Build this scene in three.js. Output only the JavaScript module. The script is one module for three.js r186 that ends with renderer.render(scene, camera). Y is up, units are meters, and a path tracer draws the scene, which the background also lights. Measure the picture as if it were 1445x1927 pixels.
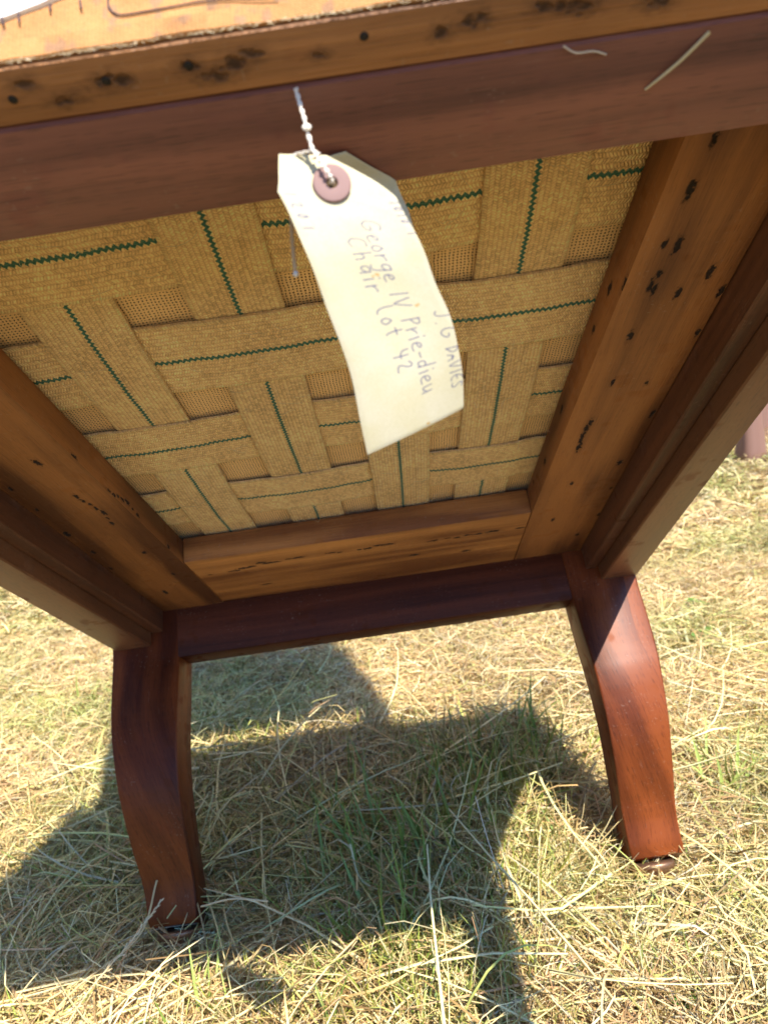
import * as THREE from 'three';
import { Sky } from 'three/addons/objects/Sky.js';
import { mergeGeometries, toCreasedNormals } from 'three/addons/utils/BufferGeometryUtils.js';

// ------------------------------------------------------------------ camera, sky, sun, exposure
const D2R = Math.PI / 180, V3 = (x, y, z) => new THREE.Vector3(x, y, z);
const scene = new THREE.Scene();
const EYE = 0.525;                                            // the phone's height over the lawn
const camera = new THREE.PerspectiveCamera(73.09, 767 / 1024, 0.02, 400);
camera.rotation.order = 'YXZ';
camera.rotation.set(-11 * D2R, 0, -8.42 * D2R);
camera.position.set(0, EYE, 0);
camera.focus = 0.42; camera.userData.fStop = 13;
const SUN = V3(0.672, 1.981, 1.167).normalize();
const sky = new Sky();
sky.name = 'sky'; sky.scale.setScalar(300); sky.userData = { kind: 'structure', label: 'clear bright summer sky over the lawn' };
Object.assign(sky.material.uniforms.turbidity, { value: 8 });
sky.material.uniforms.rayleigh.value = 0.45;
sky.material.uniforms.mieCoefficient.value = 0.004;
sky.material.uniforms.sunPosition.value.copy(SUN);
scene.add(sky);
scene.environmentIntensity = 0.2;
const sun = new THREE.DirectionalLight(new THREE.Color(1, 0.92, 0.79), 4.7);
sun.position.copy(SUN).multiplyScalar(20); sun.castShadow = true; sun.shadow.mapSize.set(2048, 2048);
Object.assign(sun.shadow.camera, { left: -4, right: 4, top: 4, bottom: -4, near: 1, far: 50 });
scene.add(sun, sun.target);
const EXPOSURE = 2.1;

// ------------------------------------------------------------------ helpers
let seed = 7;
const rnd = () => { seed = (seed + 0x6d2b79f5) | 0; let t = Math.imul(seed ^ (seed >>> 15), 1 | seed); t = (t + Math.imul(t ^ (t >>> 7), 61 | t)) ^ t; return ((t ^ (t >>> 14)) >>> 0) / 4294967296; };
const rr = (a, b) => a + (b - a) * rnd();
const clamp = (x, a = 0, b = 1) => Math.min(b, Math.max(a, x));
const sst = (a, b, x) => { const t = clamp((x - a) / (b - a)); return t * t * (3 - 2 * t); };
const mix = (a, b, t) => a + (b - a) * t;
const hash = (x, y) => { let h = Math.imul(x | 0, 374761393) ^ Math.imul(y | 0, 668265263); h = Math.imul(h ^ (h >>> 13), 1274126177); return ((h ^ (h >>> 16)) >>> 0) / 4294967296; };
const noise = (x, y) => {
  const xi = Math.floor(x), yi = Math.floor(y), fx = x - xi, fy = y - yi, u = fx * fx * (3 - 2 * fx), v = fy * fy * (3 - 2 * fy);
  return mix(mix(hash(xi, yi), hash(xi + 1, yi), u), mix(hash(xi, yi + 1), hash(xi + 1, yi + 1), u), v);
};
const fbm = (x, y, o = 4) => { let s = 0, a = 0.5; for (let i = 0; i < o; i++) { s += a * noise(x, y); x = x * 2.03 + 17.1; y = y * 2.03 + 5.7; a *= 0.5; } return s / (1 - Math.pow(0.5, o)); };
const toS = (c) => Math.round(255 * clamp(c <= 0.0031308 ? c * 12.92 : 1.055 * Math.pow(c, 1 / 2.4) - 0.055));

// a surface from a function of (i, j) giving { c: linear colour, h: height 0..1, r: roughness, a: alpha }
function surface(w, h, fn, extra = {}) {
  const col = new Uint8Array(w * h * 4), hgt = new Uint8Array(w * h * 4), rgh = new Uint8Array(w * h * 4), alp = new Uint8Array(w * h * 4);
  for (let j = 0; j < h; j++) for (let i = 0; i < w; i++) {
    const s = fn(i, j), k = (j * w + i) * 4;
    for (let q = 0; q < 3; q++) { col[k + q] = toS(s.c[q]); hgt[k + q] = Math.round(255 * clamp(s.h)); rgh[k + q] = Math.round(255 * clamp(s.r ?? 0.8)); alp[k + q] = s.a === undefined ? 255 : Math.round(255 * s.a); }
    col[k + 3] = hgt[k + 3] = rgh[k + 3] = alp[k + 3] = 255;
  }
  const tex = (d, srgb) => { const t = new THREE.DataTexture(d, w, h); t.wrapS = t.wrapT = THREE.RepeatWrapping; t.magFilter = THREE.LinearFilter; t.minFilter = THREE.LinearMipmapLinearFilter; t.generateMipmaps = true; if (srgb) t.colorSpace = THREE.SRGBColorSpace; t.needsUpdate = true; return t; };
  const { alpha, ...rest } = extra;
  const m = new THREE.MeshPhysicalMaterial({ map: tex(col, true), bumpMap: tex(hgt), bumpScale: 0.001, roughnessMap: tex(rgh), roughness: 1, ...rest });
  if (alpha) { m.alphaMap = tex(alp); m.alphaTest = 0.5; m.side = THREE.DoubleSide; }
  return m;
}
const used = new Map();
function numbered(name) { const n = used.get(name) ?? 0; used.set(name, n + 1); return n ? name + '_' + String(n).padStart(3, '0') : name; }
function mesh(name, geo, mat, parent) { const m = new THREE.Mesh(geo, mat); m.name = name; m.castShadow = m.receiveShadow = true; parent.add(m); return m; }
function thing(name, label, category, pos = [0, 0, 0], group) {
  const o = new THREE.Group(); o.name = numbered(name); o.position.set(...pos); o.userData = { label, category }; if (group) o.userData.group = group; scene.add(o); return o;
}
// skin over rings of points; each ring closed; uv = (metres along, metres round)
function loft(rings, { cap = true, closed = true, crease = 0.7, scaleU = 1, scaleV = 1, offU = 0, offV = 0 } = {}) {
  const pos = [], uv = [], idx = [], n = rings[0].length, cols = closed ? n + 1 : n;
  let along = 0;
  rings.forEach((r, k) => {
    if (k) along += r[0].distanceTo(rings[k - 1][0]);
    let round = 0;
    for (let i = 0; i < cols; i++) { const p = r[i % n]; if (i) round += p.distanceTo(r[i - 1]); pos.push(p.x, p.y, p.z); uv.push(along * scaleU + offU, round * scaleV + offV); }
  });
  for (let k = 0; k + 1 < rings.length; k++) for (let i = 0; i + 1 < cols; i++) { const a = k * cols + i, b = a + cols; idx.push(a, b, a + 1, a + 1, b, b + 1); }
  if (cap && closed) for (const [r, flip] of [[rings[0], false], [rings[rings.length - 1], true]]) {
    const c = r.reduce((s, p) => s.add(p), V3(0, 0, 0)).divideScalar(n), b0 = pos.length / 3;
    pos.push(c.x, c.y, c.z); uv.push(offU, offV);
    r.forEach((p) => { pos.push(p.x, p.y, p.z); uv.push(p.x * scaleU, p.z * scaleV); });
    for (let i = 0; i < n; i++) { const a = b0 + 1 + i, b = b0 + 1 + (i + 1) % n; flip ? idx.push(b0, b, a) : idx.push(b0, a, b); }
  }
  const g = new THREE.BufferGeometry();
  g.setAttribute('position', new THREE.Float32BufferAttribute(pos, 3)); g.setAttribute('uv', new THREE.Float32BufferAttribute(uv, 2)); g.setIndex(idx);
  return crease ? toCreasedNormals(g, crease) : (g.computeVertexNormals(), g);
}
// tube along points with changing radius
function tube(pts, radius, sides = 6, steps = 24) {
  const c = new THREE.CatmullRomCurve3(pts.map((p) => (Array.isArray(p) ? V3(...p) : p)));
  const fr = c.computeFrenetFrames(steps), rings = [];
  for (let k = 0; k <= steps; k++) {
    const t = k / steps, p = c.getPoint(t), r = typeof radius === 'function' ? radius(t) : radius, ring = [];
    for (let i = 0; i < sides; i++) { const a = (i / sides) * 2 * Math.PI; ring.push(p.clone().addScaledVector(fr.normals[k], r * Math.cos(a)).addScaledVector(fr.binormals[k], r * Math.sin(a))); }
    rings.push(ring);
  }
  return loft(rings, { crease: 1.2 });
}

// ------------------------------------------------------------------ the lawn
const TILT = 33.745 * D2R, CT = Math.cos(TILT), ST = Math.sin(TILT), LOW = 0.235;
// chair coordinates: x across, y up through the seat (0 = underside of the inner frame), z from the back towards the front legs
const world = (x, y, z) => V3(x, EYE + (y + LOW) * CT - z * ST, -((y + LOW) * ST + z * CT));
const pressed = (x, z) => -0.018 * Math.exp(-((x - 0.22) ** 2 + (z + 0.575) ** 2) / 0.004) - 0.008 * Math.exp(-((x + 0.26) ** 2 + (z + 0.575) ** 2) / 0.004);
const heave = (x, z) => -0.030 - 0.012 * clamp(x, -1, 1) + pressed(x, z) + 0.030 * (fbm(x * 3.1 + 9, z * 3.1 + 4, 3) - 0.5) + 0.022 * (fbm(x * 11 + 3, z * 11, 2) - 0.5) + 0.018 * (noise(x * 27 + 5, z * 27) - 0.5);
{
  const soil = surface(1024, 1024, (i, j) => {
    const a = fbm(i / 60, j / 60, 4), b = fbm(i / 9 + 40, j / 9, 3), s = fbm(i / 3, j / 30 + b * 6, 2);
    const k = 0.5 * a + 0.35 * b + 0.25 * s;
    return { c: [mix(0.05, 0.24, k), mix(0.036, 0.175, k), mix(0.016, 0.07, k)], h: 0.5 * b + 0.5 * s, r: 0.95 };
  }, { bumpScale: 0.006 });
  const near = new THREE.PlaneGeometry(12, 12, 300, 300); near.rotateX(-Math.PI / 2); near.translate(1, 0, -4);
  const p = near.attributes.position, uv = near.attributes.uv;
  for (let k = 0; k < p.count; k++) { p.setY(k, heave(p.getX(k), p.getZ(k))); uv.setXY(k, p.getX(k) / 0.5, p.getZ(k) / 0.5); }
  near.computeVertexNormals();
  const far = new THREE.RingGeometry(5, 300, 64, 3); far.rotateX(-Math.PI / 2); far.translate(1, -0.03, -4);
  const fu = far.attributes.uv, fp = far.attributes.position; for (let k = 0; k < fp.count; k++) fu.setXY(k, fp.getX(k) / 0.5, fp.getZ(k) / 0.5);
  far.computeVertexNormals();
  const hay = surface(512, 512, (i, j) => { const a = fbm(i / 40, j / 40, 4), b = fbm(i / 4, j / 4 + 9, 3), k = 0.5 * a + 0.6 * b; return { c: [mix(0.24, 0.62, k), mix(0.20, 0.50, k), mix(0.07, 0.22, k)], h: b, r: 0.95 }; }, { bumpScale: 0.01 });
  const f = mesh('field', far, hay, scene); f.userData = { kind: 'structure', label: 'dry straw-coloured field beyond the near lawn' };
  const m = mesh('ground', near, soil, scene); m.userData = { kind: 'structure', label: 'dry soil and thatch under the cut grass of the lawn' };
}
// unit blades lie along +x, thickness follows +y, width along z; curve(t) gives [x, y, z]
function unitBlade(curve, width, seg, fold = 0) {
  const pos = [], idx = [], cols = fold ? 3 : 2;
  for (let k = 0; k <= seg; k++) {
    const t = k / seg, [x, y, z] = curve(t), w = width(t);
    if (fold) pos.push(x, y + fold * w, z - w, x, y, z, x, y + fold * w, z + w); else pos.push(x, y, z - w, x, y, z + w);
  }
  for (let k = 0; k < seg; k++) for (let c = 0; c + 1 < cols; c++) { const a = k * cols + c, b = a + cols; idx.push(a, a + 1, b, a + 1, b + 1, b); }
  const g = new THREE.BufferGeometry(); g.setAttribute('position', new THREE.Float32BufferAttribute(pos, 3)); g.setAttribute('uv', new THREE.Float32BufferAttribute(new Array(pos.length / 3 * 2).fill(0), 2)); g.setIndex(idx); g.computeVertexNormals(); return g;
}
function unitStalk(curve, seg, sides = 5) {
  const pos = [], idx = [];
  for (let k = 0; k <= seg; k++) { const t = k / seg, [x, y, z] = curve(t), w = 0.42 * DW * (1 - 0.45 * t); for (let i = 0; i < sides; i++) { const a = (i / sides) * 2 * Math.PI; pos.push(x, y, z, Math.cos(a) * w, Math.sin(a) * w); } }
  const p = []; for (let k = 0; k < pos.length; k += 5) p.push(pos[k], pos[k + 1] + pos[k + 3], pos[k + 2] + pos[k + 4]);
  for (let k = 0; k < seg; k++) for (let i = 0; i < sides; i++) { const a = k * sides + i, b = k * sides + (i + 1) % sides; idx.push(a, b, a + sides, b, b + sides, a + sides); }
  const g = new THREE.BufferGeometry(); g.setAttribute('position', new THREE.Float32BufferAttribute(p, 3)); g.setAttribute('uv', new THREE.Float32BufferAttribute(new Array(p.length / 3 * 2).fill(0), 2)); g.setIndex(idx); g.computeVertexNormals(); return g;
}
const strawMat = new THREE.MeshPhysicalMaterial({ color: 0xffffff, vertexColors: true, roughness: 0.6, side: THREE.DoubleSide });
const leafMat = new THREE.MeshPhysicalMaterial({ color: 0xffffff, vertexColors: true, roughness: 0.55, side: THREE.DoubleSide });
const DW = 0.022, GW = 0.055;                                  // width of the unit blades, dry and green
const dryGeos = [
  unitBlade((t) => [t, 0.10 * Math.sin(t * Math.PI), 0.05 * Math.sin(t * 3)], (t) => DW / 2 * (1 - 0.6 * t), 4),
  unitBlade((t) => [t * 0.9, 0.25 * t * (1 - t), 0.22 * t * t], (t) => DW / 2 * (1 - 0.7 * t * t), 4),
  unitBlade((t) => [t < 0.55 ? t : 0.55 + (t - 0.55) * 0.55, t < 0.55 ? 0.25 * t : 0.1375 - (t - 0.55) * 0.7, t < 0.55 ? 0 : (t - 0.55) * 0.5], (t) => DW / 2 * (1 - 0.5 * t), 6),
  unitBlade((t) => [0.8 * t, 0.10 * Math.sin(t * 5), 0.13 * Math.sin(t * 6)], (t) => DW * 0.45 * (1 - 0.5 * t), 6),
  unitBlade((t) => [0.42 * Math.sin(t * 3.4), 0.3 * t * (1 - 0.6 * t), 0.3 * (1 - Math.cos(t * 3.4))], (t) => DW * 0.4 * (1 - 0.6 * t), 7),
  unitBlade((t) => [0.7 * t, 0.32 * Math.sin(t * Math.PI), 0.12 * t * t], (t) => DW * 0.45 * (1 - 0.5 * t), 6),
  unitStalk((t) => [t, 0.05 * Math.sin(t * 3), 0.03 * t * t], 3, 3),
  unitStalk((t) => [t, 0.14 * t * t, 0.06 * Math.sin(4 * t)], 4, 3),
];
const PALE = [[0.78, 0.63, 0.33], [0.70, 0.54, 0.25], [0.60, 0.43, 0.18], [0.48, 0.32, 0.13], [0.32, 0.20, 0.08], [0.58, 0.49, 0.32], [0.60, 0.36, 0.18], [0.46, 0.44, 0.14]];
const GREEN = [[0.22, 0.29, 0.045], [0.29, 0.36, 0.06], [0.17, 0.22, 0.04], [0.40, 0.41, 0.10], [0.36, 0.32, 0.11]];
const wet = (x, z) => fbm(x * 4.2 + 31, z * 4.2 + 12, 3);       // where the lawn is still green
const q = new THREE.Quaternion(), eul = new THREE.Euler(), mtx = new THREE.Matrix4(), colr = new THREE.Color();
// count blades, each placed, turned and toned by itself, joined into one mesh; only the lawn in and just around the picture is grown
camera.updateMatrixWorld(true); camera.updateProjectionMatrix();
const seen = V3();
const inPicture = (s) => { seen.set(s[0], 0, s[1]).project(camera); return Math.abs(seen.x) < 1.22 && seen.y > -1.3 && seen.y < 1.3; };
function strew(name, label, geos, mat, count, place, shape, tone, tint) {
  const unit = mat === leafMat ? GW : DW, blades = [];
  let nv = 0, ni = 0;
  for (let k = 0, tries = 0; k < count && tries < count * 12; tries++) {
    const s = place(); if (!s || !inPicture(s)) continue;
    const g = geos[Math.floor(rnd() * geos.length)]; blades.push([s, g]); nv += g.attributes.position.count; ni += g.index.count; k++;
  }
  const pos = new Float32Array(nv * 3), col = new Float32Array(nv * 3), idx = new Uint32Array(ni);
  let v = 0, t = 0;
  for (const [s, g] of blades) {
    const sh = shape(), c = tone(), w = tint(s), p = g.attributes.position.array, ix = g.index.array;
    eul.set(sh.roll, sh.yaw, sh.pitch, 'YZX'); q.setFromEuler(eul);
    const e = mtx.compose(seen.set(s[0], heave(s[0], s[1]) + sh.y, s[1]), q, new THREE.Vector3(sh.len, sh.len, sh.w / unit)).elements;
    for (let i = 0; i < ix.length; i++) idx[t++] = ix[i] + v;
    for (let i = 0; i < p.length; i += 3, v++) {
      const x = p[i], y = p[i + 1], z = p[i + 2], o = 3 * v;
      pos[o] = e[0] * x + e[4] * y + e[8] * z + e[12]; pos[o + 1] = e[1] * x + e[5] * y + e[9] * z + e[13]; pos[o + 2] = e[2] * x + e[6] * y + e[10] * z + e[14];
      col[o] = c[0] * w[0]; col[o + 1] = c[1] * w[1]; col[o + 2] = c[2] * w[2];
    }
  }
  const g = new THREE.BufferGeometry(); g.setAttribute('position', new THREE.BufferAttribute(pos, 3)); g.setAttribute('color', new THREE.BufferAttribute(col, 3)); g.setIndex(new THREE.BufferAttribute(idx, 1)); g.computeVertexNormals();
  const m = mesh(numbered(name), g, mat, scene); m.userData = { kind: 'stuff', label };
}
const spot = (d0, d1, pow = 1) => () => { const d = d0 + (d1 - d0) * Math.pow(rnd(), pow), s = 0.62 * d + 0.25, x = rr(-s, s + 0.12 * d); return [x, -d]; };
const tufty = (d0, d1, f = 30) => { const g = spot(d0, d1); return () => { const s = g(); return rnd() < 0.30 + 1.0 * noise(s[0] * f + 3, s[1] * f) ? s : null; }; };
const dryTone = () => { const c = PALE[Math.floor(Math.pow(rnd(), 1.25) * 7.99)], k = rr(0.72, 1.15); return [c[0] * k, c[1] * k, c[2] * k]; };
const dryTint = (s) => { const b = 0.76 + 0.5 * fbm(s[0] * 7, s[1] * 7 + 50, 2), g = sst(0.46, 0.72, wet(s[0], s[1])) * rnd(), e = rr(0, 0.12); return [b * (1 - 0.28 * g), b * (1 - 0.02 * g - 0.3 * e), b * (1 - 0.3 * g - e)]; };
const greenTone = () => { const c = GREEN[Math.floor(rnd() * 5)], k = rr(0.65, 1.2); return [c[0] * k, c[1] * k, c[2] * k]; };
const greenTint = () => { const k = rr(0.8, 1.15), y = rr(0.85, 1.3); return [k * y, k, k * 0.9]; };
const lying = (l0, l1, w0, w1, lift, steep = 0.3) => () => ({ yaw: rr(0, 6.283), pitch: rr(-0.12, steep), roll: rr(-1.2, 1.2), len: rr(l0, l1), w: rr(w0, w1), y: Math.pow(rnd(), 1.3) * lift });
const standing = (l0, l1, w0, w1, p0 = 0.6, p1 = 1.5) => () => ({ yaw: rr(0, 6.283), pitch: rr(p0, p1), roll: rr(-0.6, 0.6), len: rr(l0, l1), w: rr(w0, w1), y: 0 });
const lush = (d0, d1, lo = 0.45) => { const f = spot(d0, d1); return () => { const s = f(); return rnd() < sst(lo, lo + 0.28, wet(s[0], s[1])) ? s : null; }; };
const DRY = 'pale dry cut straw lying tangled over the lawn', GRN = 'short green grass growing up through the dry straw';
strew('dry_grass', DRY, dryGeos, strawMat, 58000, tufty(0.38, 0.95), lying(0.02, 0.09, 0.0008, 0.0021, 0.026), dryTone, dryTint);
strew('dry_grass', DRY, dryGeos.slice(0, 3), strawMat, 24000, spot(0.38, 1.0), lying(0.006, 0.022, 0.0009, 0.0024, 0.020, 0.8), dryTone, dryTint);
strew('dry_grass', DRY, dryGeos.slice(0, 3), strawMat, 4500, spot(0.38, 1.2), lying(0.03, 0.075, 0.0028, 0.0050, 0.026, 0.35), dryTone, dryTint);
strew('dry_grass', DRY, dryGeos, strawMat, 3200, spot(0.38, 1.1), lying(0.08, 0.19, 0.0012, 0.0029, 0.040, 0.22), dryTone, dryTint);
strew('dry_grass', DRY, dryGeos.slice(6), strawMat, 420, spot(0.38, 1.0), lying(0.10, 0.24, 0.0018, 0.0032, 0.050, 0.16), () => [0.80, 0.68, 0.36], dryTint);
strew('dry_grass', DRY, dryGeos.slice(0, 5), strawMat, 62000, tufty(0.88, 1.8, 22), lying(0.025, 0.09, 0.001, 0.0025, 0.030), dryTone, dryTint);
strew('dry_grass', DRY, dryGeos.slice(0, 4), strawMat, 50000, spot(1.7, 5.5, 1.4), lying(0.04, 0.12, 0.002, 0.0048, 0.034), dryTone, dryTint);
strew('dry_grass', DRY, dryGeos, strawMat, 19000, tufty(0.38, 1.6, 24), standing(0.02, 0.08, 0.0007, 0.0019, 0.3, 1.3), dryTone, dryTint);
const greenGeos = [
  unitBlade((t) => [t, -0.16 * t * t, 0.1 * t * t], (t) => GW / 2 * (1 - Math.pow(t, 2.2)) + 0.001, 6, 0.25),
  unitBlade((t) => [t * (1 - 0.2 * t), -0.42 * t * t, -0.1 * t * t], (t) => GW / 2 * (1 - Math.pow(t, 2.5)) + 0.001, 7, 0.25),
  unitBlade((t) => [t, 0.1 * t * t, 0.05 * Math.sin(t * 4)], (t) => GW / 2 * (1 - Math.pow(t, 1.8)) + 0.001, 5, 0.25),
];
const flatGreen = [[-0.16, 0.1], [-0.4, -0.1], [0.1, 0.06]].map(([d, b]) => unitBlade((t) => [t * (1 + 0.3 * Math.min(0, d) * t), d * t * t, b * t * t], (t) => GW / 2 * (1 - Math.pow(t, 2.2)) + 0.001, 5));
strew('green_grass', GRN, flatGreen, leafMat, 5000, lush(0.36, 1.1, 0.44), standing(0.02, 0.07, 0.0013, 0.003), greenTone, greenTint);
strew('green_grass', GRN, flatGreen, leafMat, 5500, lush(1.0, 2.2, 0.44), standing(0.02, 0.05, 0.0014, 0.003), greenTone, greenTint);
strew('green_grass', GRN, flatGreen, leafMat, 4500, lush(2.0, 5.5, 0.44), standing(0.02, 0.055, 0.002, 0.004), greenTone, greenTint);

// the thicker, greener growth where the chair now throws its shade
const clump = (cx, cd, rx, rd) => () => { const a = rr(0, 6.283), r = Math.sqrt(rnd()), x = cx + Math.cos(a) * r * rx, d = cd + Math.sin(a) * r * rd; return rnd() < 0.35 + noise(x * 26, d * 26) ? [x, -d] : null; };
strew('dry_grass', DRY, dryGeos, strawMat, 700, clump(0.03, 0.545, 0.07, 0.07), standing(0.04, 0.09, 0.0009, 0.0022, 0.3, 1.3), dryTone, dryTint);
strew('dry_grass', DRY, dryGeos, strawMat, 1800, clump(-0.02, 0.74, 0.24, 0.20), standing(0.04, 0.11, 0.0009, 0.0022, 0.2, 1.2), dryTone, dryTint);
strew('green_grass', GRN, flatGreen, leafMat, 1000, clump(-0.02, 0.72, 0.17, 0.16), standing(0.035, 0.095, 0.0016, 0.0036, 0.5, 1.45), greenTone, greenTint);
strew('green_grass', GRN, flatGreen, leafMat, 650, clump(0.10, 0.86, 0.13, 0.10), standing(0.04, 0.10, 0.0018, 0.0042, 0.5, 1.45), greenTone, greenTint);
strew('green_grass', GRN, flatGreen, leafMat, 1300, clump(-0.05, 0.53, 0.16, 0.06), standing(0.03, 0.085, 0.0014, 0.0032, 0.4, 1.4), greenTone, greenTint);
strew('green_grass', GRN, flatGreen, leafMat, 900, clump(-0.15, 0.97, 0.20, 0.06), standing(0.03, 0.07, 0.0016, 0.0034, 0.4, 1.4), greenTone, greenTint);

// ------------------------------------------------------------------ surfaces of the chair
const GR = 1024;
function wood(w, h, Lu, Lv, opt, holes = []) {
  const px = w / Lu, py = h / Lv, dark = new Float32Array(w * h), pit = new Float32Array(w * h);
  for (const [u, v, r, e = 1.5] of holes) {
    const R = r * 3.2, i0 = Math.max(0, Math.floor((u - R * e) * px)), i1 = Math.min(w - 1, Math.ceil((u + R * e) * px)), j0 = Math.max(0, Math.floor((v - R) * py)), j1 = Math.min(h - 1, Math.ceil((v + R) * py));
    for (let j = j0; j <= j1; j++) for (let i = i0; i <= i1; i++) {
      const du = (i / px - u) / e, dv = j / py - v, d = Math.hypot(du, dv) / r + (opt.stain ? 1.9 : 1.35) * (fbm(i / px * 520 + u * 999, j / py * 820, 3) - 0.5);
      const k = j * w + i; dark[k] = Math.max(dark[k], (opt.stain ?? 0.94) * (1 - sst(opt.stain ? 0.1 : 0.55, opt.stain ? 1.25 : 1.0, d)), (opt.stain ? 0.42 : 0.2) * (1 - sst(0.5, opt.stain ? 2.6 : 1.9, d))); pit[k] = Math.max(pit[k], 1 - sst(0.4, 0.95, d));
    }
  }
  return surface(w, h, (i, j) => {
    const u = i / px, v = j / py, sway = 0.006 * (fbm(u * 6 + opt.s, v * 8, 2) - 0.5);
    const streak = fbm(u * opt.lu + opt.s, (v + sway) * opt.lv, 4), fine = fbm(u * 40 + opt.s * 3, (v + sway) * 2600, 2), blot = fbm(u * 9 + opt.s * 7, v * 24 + 3, 3), pore = fbm(u * 130, v * 4200 + opt.s, 1);
    const t = clamp(0.9 * (streak - 0.5) * 1.8 + 0.35 * (fine - 0.5) + 0.5 + opt.blot * (blot - 0.5) * 2), k = j * w + i, po = sst(0.72, 0.9, pore) * opt.pore;
    const c = [0, 1, 2].map((n) => mix(opt.a[n], opt.b[n], t) * (1 - 0.5 * po) * (1 - dark[k]) + dark[k] * [0.009, 0.007, 0.006][n]);
    const fleck = sst(0.86, 0.93, noise(u * 700 + opt.s, v * 700)) * sst(0.5, 0.7, noise(u * 40, v * 40 + opt.s)) * 0.18, scr = sst(0.93, 0.985, noise(u * 90 + v * 500, v * 1900 - u * 60 + opt.s)) * 0.22;
    for (let n = 0; n < 3; n++) c[n] = mix(c[n], [0.34, 0.27, 0.21][n], fleck + scr * (opt.coat > 0 ? 0.5 : 0.2));
    const wear = sst(0.66, 0.8, fbm(u * 60 + 5, v * 60 + opt.s, 3));
    return { c, h: 0.62 + 0.10 * (fine - 0.5) + 0.1 * (streak - 0.5) - 0.12 * po - 0.6 * pit[k], r: opt.rough + 0.25 * wear + 0.12 * (blot - 0.5) + 0.4 * dark[k] };
  }, { bumpScale: opt.bump, clearcoat: opt.coat, clearcoatRoughness: 0.38, specularIntensity: opt.spec ?? 1 });
}
const PINE = { a: [0.15, 0.050, 0.014], b: [0.42, 0.170, 0.046], lu: 3.2, lv: 70, blot: 0.75, pore: 0.4, rough: 0.62, bump: 0.0016, coat: 0, spec: 0.7 };
const MAHO = { a: [0.105, 0.036, 0.027], b: [0.25, 0.090, 0.058], lu: 3, lv: 110, blot: 0.4, pore: 0.7, rough: 0.5, bump: 0.0005, coat: 0.12 };  // base a and b lightened and greyed: lens haze put into the colour
const mahoHazed = wood(1024, 512, 0.6, 0.15, { ...MAHO, s: 3 });
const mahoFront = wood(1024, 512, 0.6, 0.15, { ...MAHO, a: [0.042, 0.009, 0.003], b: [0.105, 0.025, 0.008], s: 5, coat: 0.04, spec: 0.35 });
const mahoLeg = wood(1024, 512, 0.45, 0.26, { ...MAHO, a: [0.065, 0.013, 0.003], b: [0.200, 0.046, 0.009], s: 11, rough: 0.45, coat: 0.1, lv: 60, blot: 0.8, spec: 0.35 });
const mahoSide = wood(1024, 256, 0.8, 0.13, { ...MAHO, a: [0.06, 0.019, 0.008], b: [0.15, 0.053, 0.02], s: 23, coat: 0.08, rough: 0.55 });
const sideOuter = wood(1024, 256, 0.8, 0.13, { ...MAHO, a: [0.12, 0.044, 0.017], b: [0.20, 0.082, 0.033], s: 37, coat: 0.1, rough: 0.5, lv: 50 });
const H = (list, r0, r1, e = 1.6) => list.map(([x, z]) => [x, z, rr(r0, r1) * 0.95, e * rr(0.9, 1.8)]);
// nail holes left by earlier webbing, in metres from the same origin as the uv
const holesR = H([[0.159, 0.214], [0.158, 0.24], [0.157, 0.273], [0.164, 0.275], [0.161, 0.295], [0.159, 0.303], [0.162, 0.307], [0.177, 0.313], [0.16, 0.346], [0.162, 0.398], [0.203, 0.318], [0.203, 0.354], [0.159, 0.45], [0.1575, 0.459], [0.157, 0.469], [0.157, 0.478], [0.158, 0.487], [0.158, 0.496], [0.166, 0.559], [0.164, 0.643], [0.187, 0.405], [0.201, 0.529], [0.207, 0.583], [0.211, 0.648], [0.19, 0.30], [0.205, 0.45], [0.2, 0.70]], 0.0013, 0.0027, 1.9).map(([x, z, r, e]) => [z, x - 0.12, r, e]);
const holesL = H([[-0.22, 0.391], [-0.22, 0.448], [-0.219, 0.456], [-0.217, 0.463], [-0.216, 0.471], [-0.214, 0.48], [-0.2155, 0.49], [-0.217, 0.501], [-0.218, 0.572], [-0.214, 0.638], [-0.254, 0.421], [-0.255, 0.459], [-0.257, 0.509], [-0.256, 0.555], [-0.259, 0.599], [-0.264, 0.648], [-0.25, 0.37], [-0.24, 0.69]], 0.0013, 0.0026, 1.7).map(([x, z, r, e]) => [z, x + 0.29, r, e]);
const holesF = H([[-0.183, 0.657], [-0.158, 0.656], [-0.148, 0.652], [-0.139, 0.651], [-0.129, 0.644], [-0.121, 0.648], [-0.113, 0.648], [-0.101, 0.645], [-0.091, 0.645], [-0.058, 0.645], [-0.05, 0.647], [-0.03, 0.648], [-0.022, 0.648], [-0.010, 0.644], [-0.001, 0.645], [0.025, 0.689], [0.045, 0.654], [0.058, 0.653], [0.069, 0.655], [0.079, 0.652], [0.09, 0.653], [0.104, 0.652], [0.133, 0.654], [-0.138, 0.713], [0.08, 0.70]], 0.0015, 0.0030, 2.1).map(([x, z, r, e]) => [x + 0.3, z - 0.6, r, e]);
const holesN = H([[-0.074, 0.1346], [-0.0606, 0.1308], [-0.0565, 0.1312], [-0.0365, 0.1299], [-0.0298, 0.1336], [-0.0237, 0.131], [-0.0186, 0.129], [0.0007, 0.1323], [0.0364, 0.131], [0.0455, 0.129], [0.0651, 0.1278], [0.0746, 0.1293], [0.078, 0.130], [0.0705, 0.129], [-0.083, 0.128], [0.10, 0.131], [0.12, 0.129]], 0.0013, 0.0021, 1.3).map(([x, z, r, e]) => [x * 0.9725 + 0.3, z * 0.9725 - 0.11, r, e]);
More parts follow.
